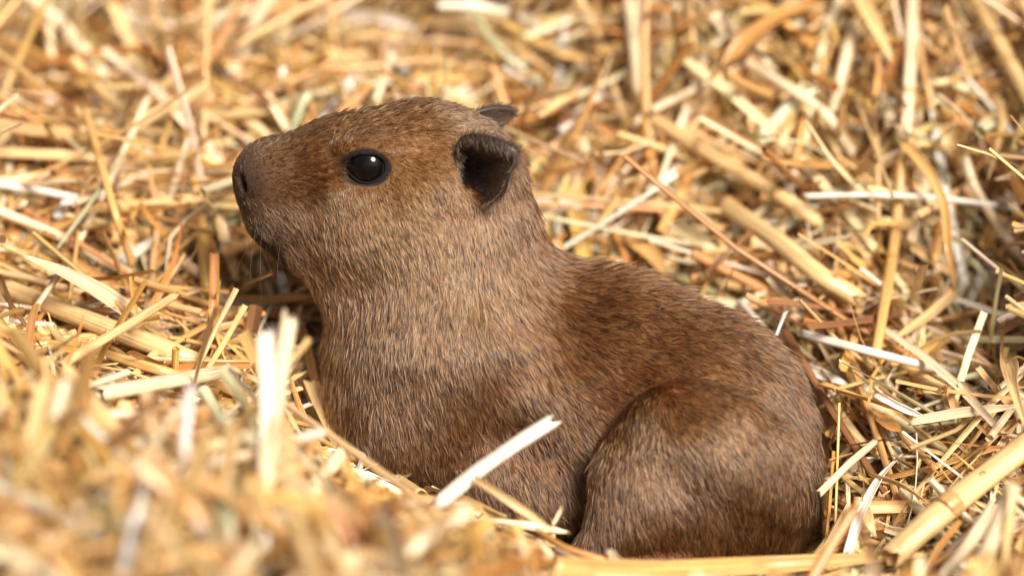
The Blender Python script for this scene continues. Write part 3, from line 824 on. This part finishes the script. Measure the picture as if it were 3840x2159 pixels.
def straw_batch(c, t, up, L, w, bend, kink, twist, rnd, kind, segs, ring, colr):
    """vectorised straws. c,t,up: (N,3); returns verts, faces, tint, lay"""
    N = len(c)
    s = np.linspace(-.5, .5, segs + 1)
    b1 = np.cross(t, up); b1 /= np.maximum(np.linalg.norm(b1, axis=1, keepdims=True), 1e-6)
    b2 = np.cross(b1, t)
    ks = rnd[:, 1:2] * .5 - .25
    P0 = c[:, None] + t[:, None] * (s[None, :, None] * L[:, None, None])
    cv = (s[None] ** 2) * (L * bend[:, 0])[:, None]
    cv2 = (s[None] ** 2 + .6 * s[None] ** 3) * (L * bend[:, 1])[:, None]
    kk = np.maximum(0, s[None] - ks) * (L * kink)[:, None]
    P0 = P0 + b1[:, None] * (cv + kk * .8)[:, :, None] + b2[:, None] * (cv2 - kk * .6)[:, :, None]
    T = np.gradient(P0, axis=1); T /= np.maximum(np.linalg.norm(T, axis=2, keepdims=True), 1e-6)
    B1 = b1[:, None] - T * (b1[:, None] * T).sum(2, keepdims=True); B1 /= np.maximum(np.linalg.norm(B1, axis=2, keepdims=True), 1e-6)
    B2 = np.cross(B1, T)
    ang = rnd[:, 2:3] * math.tau + twist[:, None] * s[None]
    ca_, sa_ = np.cos(ang)[..., None], np.sin(ang)[..., None]
    E1 = B1 * ca_ + B2 * sa_; E2 = B2 * ca_ - B1 * sa_
    if kind == 'tube':
        rg = ring_tube(ring, 1)
        fl = (.55 + .4 * rnd[:, 3])
        ox = rg[:, 0][None, None] * (w * .5)[:, None, None] * (1 + .04 * np.sin(s * 17))[None, :, None]
        oy = rg[:, 1][None, None] * (w * .5 * fl)[:, None, None] * np.ones_like(ox)
        across = (np.arange(ring) / ring)[None, None] * (w * 3.0)[:, None, None]
    else:
        q = np.linspace(-1, 1, ring)
        taper = 1 - .75 * np.clip(np.abs(s) * 2 - .55, 0, 1) ** 1.5 * (1 if kind == 'leaf' else .12)
        ox = q[None, None] * (w * .5)[:, None, None] * taper[None, :, None]
        cup = (.1 + .75 * rnd[:, 3])
        oy = (q ** 2)[None, None] * (w * .5 * cup)[:, None, None] * taper[None, :, None]
        across = (q * .5)[None, None] * w[:, None, None]
    V = P0[:, :, None] + E1[:, :, None] * ox[..., None] + E2[:, :, None] * oy[..., None]
    nr = ring
    i, j = np.meshgrid(np.arange(segs), np.arange(nr if kind == 'tube' else nr - 1), indexing='ij')
    a = (i * nr + j).ravel(); b = (i * nr + (j + 1) % nr).ravel()
    f = np.stack([a, b, b + nr, a + nr], 1)
    F = (np.arange(N) * (segs + 1) * nr)[:, None, None] + f[None]
    lay = np.empty(V.shape)
    lay[..., 0] = across * S * 1000; lay[..., 1] = (s[None, :, None] * L[:, None, None]) * S * 1000; lay[..., 2] = (rnd[:, 0] * 97)[:, None, None]
    tint = np.broadcast_to(colr[:, None, None, :], V.shape)
    return V.reshape(-1, 3), F.reshape(-1, 4), tint.reshape(-1, 3), lay.reshape(-1, 3), P0

# what the photograph shows of the pup: random straw must not lie across it
SIL = np.array([(860, 650), (915, 560), (1000, 500), (1240, 415), (1400, 365), (1600, 355), (1780, 390), (1930, 470), (1960, 570), (2020, 760), (2070, 900), (2200, 960),
                (2420, 1020), (2700, 1150), (2960, 1310), (3060, 1450), (3085, 1700), (3095, 2080), (2800, 2140), (2400, 2140), (2150, 2090), (2050, 1990), (1850, 1920), (1650, 1820),
                (1450, 1740), (1330, 1660), (1230, 1480), (1190, 1250), (1140, 1100), (1020, 1010), (930, 890)], float)
def in_poly(u, v, poly):
    r = np.zeros(u.shape, bool)
    x, y = poly[:, 0], poly[:, 1]
    for i in range(len(poly)):
        j = i - 1
        c = ((y[i] > v) != (y[j] > v)) & (u < (x[j] - x[i]) * (v - y[i]) / (y[j] - y[i] + 1e-9) + x[i])
        r ^= c
    return r

def scatter(N, seed, extent, lay_lo, lay_hi, Lmed, Lsig, Lclip, wmed, wclip, steep, curl=1.0):
    g = np.random.default_rng(seed)
    if extent == 'front':
        xy = np.column_stack([g.uniform(-2300, 1900, N), g.uniform(-3000, -950, N)])
    elif extent == 'near':
        xy = np.column_stack([g.uniform(-2700, 2700, N), g.uniform(-3300, 4200, N)])
    else:
        a = g.uniform(0, math.tau, N); r = np.sqrt(g.uniform(2000 ** 2, 9500 ** 2, N)); xy = np.column_stack([np.cos(a) * r, 400 + np.sin(a) * r])
    n = terrain_normal(xy)
    z = terrain(xy)
    off = g.uniform(lay_lo, lay_hi, N)
    c = np.column_stack([xy, z]) + n * off[:, None]
    az = g.uniform(0, math.tau, N)
    slide = (xy[:, 0] > 250) & (xy[:, 1] > 150) & (g.random(N) < .5)       # straw slid down the rear bank lies along its fall
    az = np.where(slide, -math.pi / 2 + g.normal(-.12, .55, N), az)
    h = np.stack([np.cos(az), np.sin(az), np.zeros(N)], 1)
    h = h - n * (h * n).sum(1, keepdims=True); h /= np.linalg.norm(h, axis=1, keepdims=True)
    al = g.normal(0, .17, N)
    st = g.random(N) < steep
    al = np.where(st, g.uniform(.35, 1.2, N), al)
    t = h * np.cos(al)[:, None] + n * np.sin(al)[:, None]
    L = np.clip(Lmed * np.exp(g.normal(0, Lsig, N)), *Lclip)
    L = np.where(st, np.minimum(L, 820), L)
    c = c + n * (np.abs(np.sin(al)) * L * np.where(st, .28, .12))[:, None]
    w = np.clip(wmed * np.exp(g.normal(0, .38, N)), *wclip)
    rnd = g.random((N, 4))
    bend = g.normal(0, .14, (N, 2)) * curl
    kink = np.where(g.random(N) < .13 * curl, g.uniform(.5, 1.6, N), 0)
    pi = g.choice(len(PAL), N, p=PW)
    colr = PAL[pi] * np.exp(g.normal(0, .16, N))[:, None] * np.exp(g.normal(0, .05, (N, 3)))
    return dict(c=c, t=t, up=n, L=L, w=w, bend=bend, kink=kink, twist=g.normal(0, .6 * curl, N), rnd=rnd, colr=np.clip(colr, 0, .9)), pi

HMAP = np.full((444, 276), -1e9)
def mark(C, w):
    for c in C:
        u, v, d = project(c)
        r = int(math.ceil(w * .5 / 10))
        a, b = int(u / 10) + 30, int(v / 10) + 30
        for x in range(max(0, a - r), min(444, a + r + 1)):
            for y in range(max(0, b - r), min(276, b + r + 1)):
                HMAP[x, y] = d if HMAP[x, y] < -1e8 else min(d, HMAP[x, y])

def clear_of_pup(P0):
    """drop pieces that would pierce the pup or lie across its visible side"""
    N, K = P0.shape[:2]
    q = P0.reshape(-1, 3)
    bb = (np.abs(q[:, 0] - 80) < 1250) & (q[:, 1] > -1100) & (q[:, 1] < 700) & (q[:, 2] < 900)
    d = np.full(len(q), 1e3); d[bb] = body_raw(q[bb])
    pierce = (d < 12).reshape(N, K).any(1)
    u, v, dep = project(q)
    ins = in_poly(u, v, SIL)
    front = (ins & (dep < 500) & ((dep < -200) | (d < 700))).reshape(N, K).any(1)
    # keep clear the straws that are laid one by one
    m = 4
    q = np.concatenate([P0[:, :-1] + (P0[:, 1:] - P0[:, :-1]) * f for f in np.arange(m) / m], axis=1)
    u, v, dep = project(q.reshape(-1, 3))
    iu = np.clip((u / 10).astype(int) + 30, 0, HMAP.shape[0] - 1); iv = np.clip((v / 10).astype(int) + 30, 0, HMAP.shape[1] - 1)
    over = (dep < HMAP[iu, iv] + 40).reshape(N, -1).sum(1)
    rr = np.random.default_rng(N).random(N)
    return ~(pierce | front | ((over >= 1) & (rr < .93)))

def sub(b, m): return {k: x[m] for k, x in b.items()}

def stuff(name, specs, label):
    Vs, Fs, Ts, Ls_, o = [], [], [], [], 0
    for kind, segs, ring, args in specs:
        b, pi = scatter(*args)
        V, F, T_, Ly, P0 = straw_batch(kind=kind, segs=segs, ring=ring, **b)
        ok = clear_of_pup(P0)
        b = sub(b, ok)
        V, F, T_, Ly, P0 = straw_batch(kind=kind, segs=segs, ring=ring, **b)
        Vs.append(V); Fs.append(F + o); Ts.append(T_); Ls_.append(Ly); o += len(V)
    V = np.concatenate(Vs); F = np.concatenate(Fs)
    ob = make_mesh(name, V * S, F, STRAW)
    add_attr(ob.data, 'tint', 'FLOAT_COLOR', np.column_stack([np.concatenate(Ts), np.ones(len(V))]))
    add_attr(ob.data, 'lay', 'FLOAT_VECTOR', np.concatenate(Ls_))
    ob['kind'] = 'stuff'; ob['label'] = label; ob['category'] = 'straw'
    return ob



# ------------------------------------------------------------------ single straws one can point at
def ground_depth(u, v):
    d = np.arange(-.32, .6, .003)
    p = np.array([PD(u, v, x) for x in d])
    hit = p[:, 2] < terrain(p[:, :2]) + 110
    return d[np.argmax(hit)] if hit.any() else .3

def catmull(p, n, soft=.55):
    p = np.asarray(p, float)
    if len(p) == 2: p = np.array([p[0], (p[0] + p[1]) / 2 + np.array([0, 0, 6.0]), p[1]])
    q = np.concatenate([[2 * p[0] - p[1]], p, [2 * p[-1] - p[-2]]])
    t = np.linspace(0, len(p) - 1 - 1e-6, n); i = t.astype(int); f = (t - i)[:, None]
    a, b, c, d = q[i], q[i + 1], q[i + 2], q[i + 3]
    smooth = .5 * (2 * b + (c - a) * f + (2 * a - 5 * b + 4 * c - d) * f ** 2 + (3 * b - a - 3 * c + d) * f ** 3)
    return smooth * soft + (b + (c - b) * f) * (1 - soft)

_hr = np.random.default_rng(77)
def single(kind, C, w, colr, up, flip=0.0, taper=.8, twist=.5):
    n = len(C)
    T = np.gradient(C, axis=0); T /= np.linalg.norm(T, axis=1, keepdims=True)
    seg = np.concatenate([[0], np.cumsum(np.linalg.norm(np.diff(C, axis=0), axis=1))])
    s = seg / seg[-1]
    E2 = up[None] - T * (T @ up)[:, None]; E2 /= np.maximum(np.linalg.norm(E2, axis=1, keepdims=True), 1e-6)
    E1 = np.cross(T, E2)
    ang = flip + twist * (s - .5)
    E1, E2 = E1 * np.cos(ang)[:, None] + E2 * np.sin(ang)[:, None], E2 * np.cos(ang)[:, None] - E1 * np.sin(ang)[:, None]
    wob = 1 + .05 * np.sin(s * 9 + _hr.random() * 6) + _hr.normal(0, .012, n)
    if kind == 'tube':
        m = 12
        a = np.arange(m) / m * math.tau
        ox = np.cos(a)[None] * (w * .5 * wob)[:, None]; oy = np.sin(a)[None] * (w * .5 * wob * _hr.uniform(.62, .95))[:, None]
        acr = np.tile(np.arange(m) / m * w * 3, (n, 1)); close = True
    else:
        m = 9
        q = np.linspace(-1, 1, m)
        tp = wob * (1 - taper * np.clip((s - .55) / .45, 0, 1) ** 1.6)
        if kind == 'leaf': tp = tp * np.clip(s * 6 + .35, 0, 1)
        cup = _hr.uniform(.25, .7) if kind == 'split' else _hr.uniform(.05, .35)
        ox = q[None] * (w * .5 * tp)[:, None]; oy = (q ** 2 * cup + .05 * np.cos(q * 9))[None] * (w * .5 * tp)[:, None]
        acr = q[None] * (w * .5) * np.ones((n, 1)); close = False
    V = C[:, None] + E1[:, None] * ox[..., None] + E2[:, None] * oy[..., None]
    # ragged, obliquely torn ends
    cut = _hr.normal(0, .22, m) * w + np.linspace(-.5, .5, m) * w * _hr.normal(0, .8)
    V[0] += T[0] * cut[:, None]; V[-1] += T[-1] * (_hr.normal(0, .25, m) * w)[:, None]
    i, j = np.meshgrid(np.arange(n - 1), np.arange(m if close else m - 1), indexing='ij')
    a = (i * m + j).ravel(); b = (i * m + (j + 1) % m).ravel()
    F = np.stack([a, b, b + m, a + m], 1)
    lay = np.stack([acr * S * 1000, np.tile(seg[:, None], (1, m)) * S * 1000, np.full((n, m), _hr.random() * 97)], -1)
    return V.reshape(-1, 3), F, lay.reshape(-1, 3), T, seg

def finish(name, V, F, lay, colr, thick, parent=None, base=None):
    base = V.mean(0) if base is None else base
    o = make_mesh(name, (V - base) * S, F, STRAW, parent)
    if parent is None: o.location = base * S
    add_attr(o.data, 'tint', 'FLOAT_COLOR', np.tile(np.append(np.clip(colr, 0, .92), 1), (len(V), 1)))
    add_attr(o.data, 'lay', 'FLOAT_VECTOR', lay)
    m = o.modifiers.new('wall', 'SOLIDIFY'); m.thickness = thick; m.offset = -1
    return o

FV = 3840 / 2575
STRAW_NAME = {'tube': 'straw_stalk', 'split': 'flat_straw', 'leaf': 'leafy_straw'}
def straw(kind, pts, w, pi, label, joints=(), tone=1.0):
    Q = []
    for p in pts:
        u, v = p[0] * FV, p[1] * FV
        d = p[3] if len(p) > 3 else ground_depth(u, v) - p[2]
        Q.append(PD(u, v, d))
    C = catmull(Q, 26)
    mark(catmull(Q, 160), w * FV)
    colr = PAL[pi] * tone
    up = -FWD * .8 + np.array([0, 0, .6])
    V, F, lay, T, seg = single(kind, C, w * FV * 1.0, colr, up, _hr.normal(0, .45), twist=_hr.normal(0, .5))
    o = finish(STRAW_NAME[kind], V, F, lay, colr, .00035 if kind == 'tube' else .00018)
    tag(o, label, 'straw')
    base = V.mean(0)
    for jt in joints:                 # the swollen node with its collar
        k = int(jt * 25); c, t = C[k], T[k]
        CC = np.array([c + t * x for x in np.linspace(-.32, .32, 9) * w * FV])
        n_ = len(CC)
        prof = np.array([1.0, 1.03, 1.07, 1.1, 1.05, 1.1, 1.08, 1.04, 1.0]) * 1.02
        e1 = np.cross(t, up); e1 /= np.linalg.norm(e1); e2 = np.cross(e1, t)
        a = np.arange(12) / 12 * math.tau
        VV = CC[:, None] + (e1[None, None] * np.cos(a)[None, :, None] + e2[None, None] * np.sin(a)[None, :, None]) * (prof * w * FV * .5)[:, None, None]
        i, j = np.meshgrid(np.arange(n_ - 1), np.arange(12), indexing='ij'); aa = (i * 12 + j).ravel(); bb = (i * 12 + (j + 1) % 12).ravel()
        ly = np.zeros((n_ * 12, 3)); ly[:, 0] = np.tile(a, n_) * 2; ly[:, 1] = np.repeat(np.arange(n_), 12)
        finish('joint', VV.reshape(-1, 3), np.stack([aa, bb, bb + 12, aa + 12], 1), ly, colr * np.array([.78, .66, .56]), .0002, o, base)
    return o

HERO = [
 # left, behind the muzzle
 ('tube', [(225, 35, .03), (275, 110, .02), (332, 187, .01)], 15, 4, 'thin amber stalk jutting from the heap, with a cut knob end', ()),
 ('split', [(42, 35, .03), (62, 150, .02), (150, 215, .01), (235, 268, .0)], 15, 0, 'golden split stem bent in an elbow, far from the muzzle', ()),
 ('tube', [(372, 245, .04), (292, 420, .03), (195, 610, .0)], 15, 2, 'long pinkish cream stalk crossing a green blade, before the muzzle', (.45,)),
 ('leaf', [(305, 400, .035), (225, 515, .028), (140, 630, .012)], 15, 6, 'narrow pale green blade lying across the cream stalk', ()),
 ('tube', [(212, 270, .045), (250, 400, .04), (292, 545, .03), (335, 670, .01)], 16, 0, 'leaning golden stalk with a frayed tip, crossed by the green blade', (.3,)),
 ('split', [(-40, 384, .02), (120, 392, .018), (285, 402, .01)], 36, 1, 'broad flat honey yellow split stem lying level left of the frayed stalk', ()),
 ('tube', [(-40, 458, .02), (90, 478, .015), (205, 500, .008)], 19, 3, 'bleached white stalk lying just below the broad flat stem', ()),
 ('split', [(150, 512, .012), (225, 502, .014), (305, 488, .01)], 16, 3, 'short white split stem touching the frayed stalk', ()),
 ('split', [(328, 392, .018), (380, 352, .02), (432, 305, .015)], 30, 1, 'short wide yellow split stem slanting up behind the cream stalk', ()),
 ('tube', [(-30, 520, .018), (120, 580, .015), (330, 690, .01)], 20, 2, 'pale stalk running under the tip of the green blade', (.6,)),
 ('leaf', [(548, 540, .015), (572, 630, .014), (598, 712, .008)], 34, 1, 'upright yellow leaf blade below the mouth of the pup', ()),
 ('split', [(585, 752, 0, .035), (680, 757, 0, .03), (790, 746, 0, .02)], 40, 4, 'wide amber split stem pointing at the throat of the pup', ()),
 ('tube', [(705, 690, 0, .06), (722, 760, 0, .055), (738, 850, 0, .05)], 26, 3, 'white stalk standing upright under the chin of the pup', ()),
 ('tube', [(5, 722, .012), (220, 805, .014), (420, 880, .014), (565, 942, .008)], 46, 1, 'thickest golden stalk, lying slantwise on the bank before the chest', (.18,)),
 ('tube', [(200, 870, .01), (400, 930, .012), (640, 1000, .01), (760, 1060, .004)], 22, 0, 'slender golden stalk lying along the thickest stalk', (.5,)),
 ('tube', [(150, 920, .04), (300, 830, .055), (442, 742, .06)], 18, 1, 'thin yellow stalk poking up over the thickest stalk', ()),
 ('tube', [(250, 990, .03), (420, 960, .035), (578, 932, .03)], 36, 2, 'cream stalk lying level below the thickest stalk', ()),
 ('split', [(20, 700, .008), (70, 720, .01), (165, 760, .006)], 34, 1, 'flat yellow husk on top of the thick end of the thickest stalk', ()),
 ('leaf', [(0, 690, .02), (30, 770, .025), (75, 830, .02), (110, 880, .01)], 14, 5, 'dark brown narrow leaf curling over the bank', ()),
 ('split', [(662, 835, 0, -.135), (668, 1000, 0, -.15), (660, 1200, 0, -.17), (668, 1450, 0, -.2)], 40, 3, 'bleached white stem standing upright before the chest, left of its pale twin', ()),
 ('tube', [(728, 800, 0, -.125), (700, 960, 0, -.14), (672, 1150, 0, -.165), (655, 1330, 0, -.19)], 36, 2, 'pale stalk leaning against the upright white stem', ()),
 ('split', [(780, 955, .035), (815, 1045, .03), (850, 1140, .012)], 42, 1, 'ribbed straw blade standing at the edge of the chest', ()),
 ('split', [(768, 965, .03), (790, 1010, .03), (812, 1060, .02)], 30, 0, 'short torn husk behind the ribbed blade', ()),
 ('tube', [(830, 1020, .03), (890, 1110, .028), (945, 1185, .015)], 22, 2, 'pale stalk slanting down beside the ribbed blade', ()),
 ('tube', [(860, 1090, .02), (980, 1160, .022), (1115, 1212, .018)], 20, 0, 'golden stalk lying against the base of the chest', (.6,)),
 ('tube', [(880, 1130, .02), (980, 1190, .02), (1060, 1240, .015)], 24, 1, 'honey coloured stalk under the golden one at the chest', ()),
 ('leaf', [(915, 1180, .03), (960, 1160, .038), (1010, 1150, .04), (1058, 1130, .035)], 10, 2, 'tiny forked twig of dry leaf sticking up at the chest', ()),
 ('leaf', [(720, 1040, .03), (780, 1015, .03), (838, 1000, .025)], 16, 3, 'white scrap of leaf behind the ribbed blade', ()),
 ('leaf', [(812, 1010, .025), (822, 985, .03), (832, 955, .03)], 8, 0, 'thin orange splinter upright at the chest fur', ()),
 ('tube', [(1105, 1265, 0, -.088), (1200, 1185, 0, -.085), (1300, 1115, 0, -.082), (1390, 1058, 0, -.078)], 32, 3, 'pale cut stalk sticking out in front of the flank', ()),
 ('split', [(1195, 1200, 0, -.09), (1290, 1265, 0, -.092), (1390, 1335, 0, -.09)], 18, 1, 'thin honey stem crossing down from the cut stalk at the flank', ()),
 ('tube', [(785, 1225, 0, -.10), (825, 1180, 0, -.098), (868, 1130, 0, -.093)], 30, 2, 'short cream stalk in the soft heap before the ribbed blade', ()),
 ('split', [(1200, 1310, .02), (1310, 1325, .022), (1425, 1338, .02)], 34, 2, 'flat pale stem ending at the front of the haunch', ()),
 ('tube', [(1300, 1300, .02), (1420, 1375, .025), (1540, 1410, .025), (1640, 1432, .02)], 12, 4, 'rusty thin twig running under the haunch', ()),
 ('split', [(1390, 1425, .03), (1650, 1432, .03), (1950, 1420, .028), (2330, 1392, .02)], 44, 0, 'long flat golden stem lying along the foot of the haunch', ()),
 ('leaf', [(1530, 1380, .03), (1548, 1405, .035), (1565, 1435, .03)], 20, 2, 'small curled pale scrap against the haunch', ()),
 ('leaf', [(1390, 1320, .03), (1408, 1285, .04), (1412, 1270, .04)], 10, 2, 'little upright pale sliver before the belly', ()),
 # right of the pup
 ('tube', [(2014, 838, .03), (2180, 882, .03), (2330, 920, .028), (2438, 942, .025), (2492, 972, .018)], 18, 3, 'slim white stalk kinked near its end, behind the rump', ()),
 ('tube', [(2024, 493, .03), (2180, 490, .032), (2360, 498, .03), (2600, 530, .02)], 11, 3, 'hair thin white stalk lying almost level on the rear bank', ()),
 ('split', [(2272, 355, .03), (2340, 440, .04), (2375, 520, .045), (2385, 620, .045), (2402, 735, .035)], 26, 0, 'tall golden stem with a folded papery head', ()),
 ('split', [(2405, 730, .035), (2340, 790, .03), (2252, 850, .02)], 30, 1, 'golden stem folded back under the papery headed one', ()),
 ('tube', [(2296, -30, .03), (2290, 150, .03), (2278, 340, .025)], 30, 2, 'straight upright cream stalk on the far bank', (.75,)),
 ('split', [(2150, -20, .04), (2195, 70, .04), (2242, 155, .035)], 44, 1, 'stout yellow stem with a torn end hanging on the far bank', ()),
 ('tube', [(2425, 395, .03), (2452, 475, .032), (2520, 580, .03), (2610, 690, .02)], 20, 2, 'cream stalk with a bend, right of the papery headed stem', (.25,)),
 ('tube', [(1615, 285, .025), (1720, 345, .028), (1850, 425, .028), (1990, 510, .02), (2060, 560, .01)], 32, 1, 'long honey stalk sloping over the bank behind the neck', (.35, .7)),
 ('tube', [(1815, 510, .02), (1960, 610, .025), (2060, 690, .025), (2150, 745, .02)], 46, 1, 'stout pale golden stalk sloping down behind the back', ()),
 ('tube', [(1875, 155, .02), (1990, 225, .025), (2080, 290, .025), (2145, 385, .015)], 28, 2, 'cream stalk with a joint, on the bank above the stout one', (.62,)),
 ('split', [(1592, -30, .03), (1600, 90, .03), (1600, 235, .02)], 50, 2, 'wide pale stem standing upright behind the ears', ()),
 ('leaf', [(1825, 160, .03), (1880, 95, .035), (1960, 40, .035), (2070, 5, .03)], 44, 4, 'burnt orange leaf arching across the bank', ()),
 ('tube', [(2600, 1105, .03), (2450, 1220, .035), (2340, 1310, .035), (2240, 1400, .03)], 62, 1, 'fat pale stalk beside the rump, the widest of all', (.55,)),
 ('tube', [(2500, 1270, .035), (2440, 1360, .04), (2360, 1460, .035)], 28, 2, 'cream stalk leaning under the fat pale stalk', ()),
 ('split', [(2062, 968, .025), (2190, 1010, .025), (2320, 1052, .02)], 38, 0, 'broad ribbed golden stem touching the rump', ()),
 ('split', [(2205, 990, .03), (2260, 1020, .03), (2330, 1050, .025)], 18, 3, 'white strip lying on the broad ribbed stem', ()),
 ('split', [(2135, 1385, .02), (2165, 1290, .025), (2215, 1200, .025), (2270, 1140, .02)], 24, 3, 'white crumpled strip of stem beside the rump', ()),
 ('split', [(2175, 1270, .02), (2185, 1310, .02), (2200, 1345, .015)], 26, 1, 'short yellow blade crossing the white strip', ()),
 ('tube', [(2060, 1240, .03), (2130, 1170, .03), (2200, 1110, .02)], 14, 2, 'thin cream straw leaning on the rump', ()),
 ('split', [(2200, 1200, .022), (2270, 1225, .025), (2330, 1262, .02)], 34, 1, 'ragged yellow husk lying right of the white strip', ()),
 ('split', [(2590, 850, .05), (2532, 880, .05), (2545, 960, .05), (2580, 1070, .045)], 44, 1, 'folded yellow leaf sheath standing by the dark hollow', ()),
 ('tube', [(2440, -30, .03), (2510, 100, .03), (2610, 290, .02)], 36, 1, 'thick honey stalk leaning right on the far bank', ()),
 ('split', [(2290, 1062, .025), (2420, 1038, .028), (2560, 1020, .02)], 26, 2, 'cream blade lying level by the broad ribbed stem', ()),
 ('tube', [(2150, 60, .02), (2120, 170, .022), (2095, 285, .015)], 28, 2, 'cream stalk hanging steeply on the bank, left of the torn stem', ()),
 ('tube', [(2268, 400, .025), (2250, 600, .028), (2225, 760, .028), (2200, 900, .02)], 24, 0, 'upright golden stalk right behind the back of the pup', (.45,)),
 ('leaf', [(2170, 600, .03), (2200, 562, .035), (2290, 560, .03)], 12, 0, 'narrow bent golden leaf hooked over the upright stalk', ()),
 ('leaf', [(2440, 650, .03), (2480, 700, .03), (2510, 760, .02)], 20, 6, 'olive blade over the dark hollow', ()),
 ('split', [(2470, 690, .02), (2445, 740, .02), (2430, 780, .015)], 24, 3, 'white strip hanging in the dark hollow', ()),
 ('split', [(1580, 590, .015), (1640, 640, .015), (1690, 715, .01)], 40, 0, 'wide golden blade just behind the shoulder', ()),
 ('split', [(1860, 760, .012), (1895, 800, .015), (1935, 840, .01)], 26, 3, 'white blade peeping out behind the back', ()),
 ('split', [(1985, 915, .01), (2060, 940, .014), (2130, 965, .01)], 30, 3, 'broad white blade tucked behind the rump', ()),
 ('tube', [(1905, 560, .03), (1850, 620, .035), (1770, 690, .03)], 9, 5, 'fine brown twig crossing the stout pale golden stalk', ()),
 # far behind the head
 ('split', [(868, 35, .02), (960, 45, .022), (1068, 78, .015)], 28, 3, 'white stem lying far behind the head', ()),
 ('split', [(1050, 55, .02), (1190, 65, .025), (1320, 130, .02), (1400, 190, .01)], 26, 1, 'yellow stem bending in an arch far behind the head', ()),
 ('tube', [(560, 255, .02), (620, 300, .02), (680, 350, .012)], 28, 1, 'yellow stalk ending behind the bridge of the nose', ()),
 ('split', [(600, 340, .015), (640, 370, .015), (690, 400, .01)], 26, 3, 'white flat stem behind the nose', ()),
 ('tube', [(690, -30, .04), (640, 60, .03), (580, 190, .015)], 32, 2, 'tall pinkish pale stalk leaning left, far behind the nose', ()),
 ('tube', [(475, -20, .03), (465, 80, .03), (455, 190, .02)], 18, 4, 'upright amber stalk far behind the muzzle', ()),
]

for h in HERO: straw(h[0], h[1], h[2], h[3], h[4], h[5])
stuff('straw_bedding', [
    ('tube', 5, 6, (11000, 1, 'near', -140, 130, 950, .5, (260, 2700), 26, (11, 56), .06, 1.0)),
    ('split', 5, 4, (12500, 2, 'near', -140, 130, 780, .55, (180, 2300), 28, (9, 72), .07, 1.5)),
    ('leaf', 7, 3, (10500, 3, 'near', -100, 140, 760, .5, (180, 1900), 24, (8, 60), .12, 2.6)),
    ('tube', 6, 8, (650, 8, 'front', 60, 170, 1100, .35, (500, 2000), 44, (28, 66), .42, .8)),
    ('split', 6, 4, (650, 9, 'front', 60, 180, 950, .35, (400, 1700), 48, (30, 84), .42, 1.0)),
    ('tube', 6, 6, (750, 13, 'near', 80, 170, 1600, .3, (900, 2800), 23, (13, 42), .1, 1.0)),
    ('split', 6, 4, (850, 14, 'near', 80, 170, 1400, .3, (800, 2600), 24, (13, 48), .1, 1.4)),
    ('leaf', 9, 3, (600, 15, 'near', 80, 180, 1100, .3, (600, 2000), 22, (12, 44), .14, 1.6)),
    ('leaf', 8, 2, (11000, 7, 'near', 0, 170, 420, .5, (120, 1100), 8, (4, 16), .2, 4.0)),
    ('split', 2, 3, (5000, 4, 'near', -20, 140, 190, .5, (60, 420), 17, (6, 38), .2)),
    ('tube', 3, 5, (7000, 5, 'far', -60, 110, 700, .4, (250, 1900), 40, (20, 80), .07)),
    ('leaf', 4, 3, (9000, 6, 'far', -60, 120, 620, .4, (250, 1500), 46, (20, 90), .08)),
], 'deep bed of loose golden straw and chaff filling the nest')

# the other straws that show large: loose ones on top of the bed
def loose():
    want, made = 215, 0
    picks = []
    for kind, args in (('tube', (900, 21, 'near', 90, 190, 1250, .35, (520, 2700), 31, (22, 62), .16)),
                       ('split', (900, 22, 'near', 90, 190, 1050, .4, (420, 2200), 36, (24, 90), .14)),
                       ('leaf', (700, 23, 'near', 90, 200, 900, .4, (420, 1800), 34, (22, 80), .2, 2.2))):
        b, pi = scatter(*args)
        _, _, _, _, P0 = straw_batch(kind=kind if kind != 'leaf' else 'split', segs=6, ring=3, **b)
        ok = clear_of_pup(P0)
        u, v, dep = project(P0[:, 3])
        ok &= (u > 20) & (u < 3820) & (v > 20) & (v < 2140)
        for i in np.nonzero(ok)[0]: picks.append((kind, P0[i], b['w'][i], b['colr'][i], b['up'][i], pi[i], dep[i], u[i], v[i]))
    g = np.random.default_rng(3); g.shuffle(picks)
    # spread evenly over the picture's ground, not bunched
    used = []
    for k in picks:
        if made >= want: break
        if any(abs(k[7] - a) < 95 and abs(k[8] - b_) < 60 for a, b_ in used): continue
        used.append((k[7], k[8]))
        kind, C0, w, colr, up, pi = k[:6]
        V, F, lay, T, seg = single(kind, catmull(C0, 19, .12 if kind != 'leaf' else .8), w, colr, up, _hr.normal(0, .7), twist=_hr.normal(0, .9))
        o = finish(STRAW_NAME[kind], V, F, lay, colr, .0003 if kind == 'tube' else .00016)
        word = {'tube': 'round straw stalk', 'split': 'split flat straw stem', 'leaf': 'tapering straw leaf'}[kind]
        mid = C0[3]; tt = C0[-1] - C0[0]; ln = np.linalg.norm(tt)
        if mid[1] > 1500: where = 'far behind the pup'
        elif mid[0] > 950: where = 'beside the rump' if mid[1] < 150 else 'on the bank behind the rump'
        elif mid[1] > 250: where = 'on the bank behind the back' if mid[0] > -200 else 'behind the muzzle'
        elif mid[1] > -750: where = 'on the bank before the chest' if mid[0] < -500 else 'at the foot of the haunch'
        else: where = 'heaped in front of the pup'
        size = 'long' if ln > 1050 else ('short' if ln < 650 else 'medium')
        pose = 'sticking up' if abs(tt[2]) > .45 * ln else 'lying'
        tag(o, '%s %s %s %s %s' % (size, PNAME[pi], word, pose, where), 'straw', '%s %s %s pieces %s' % (size, PNAME[pi], word, where))
        made += 1
loose()
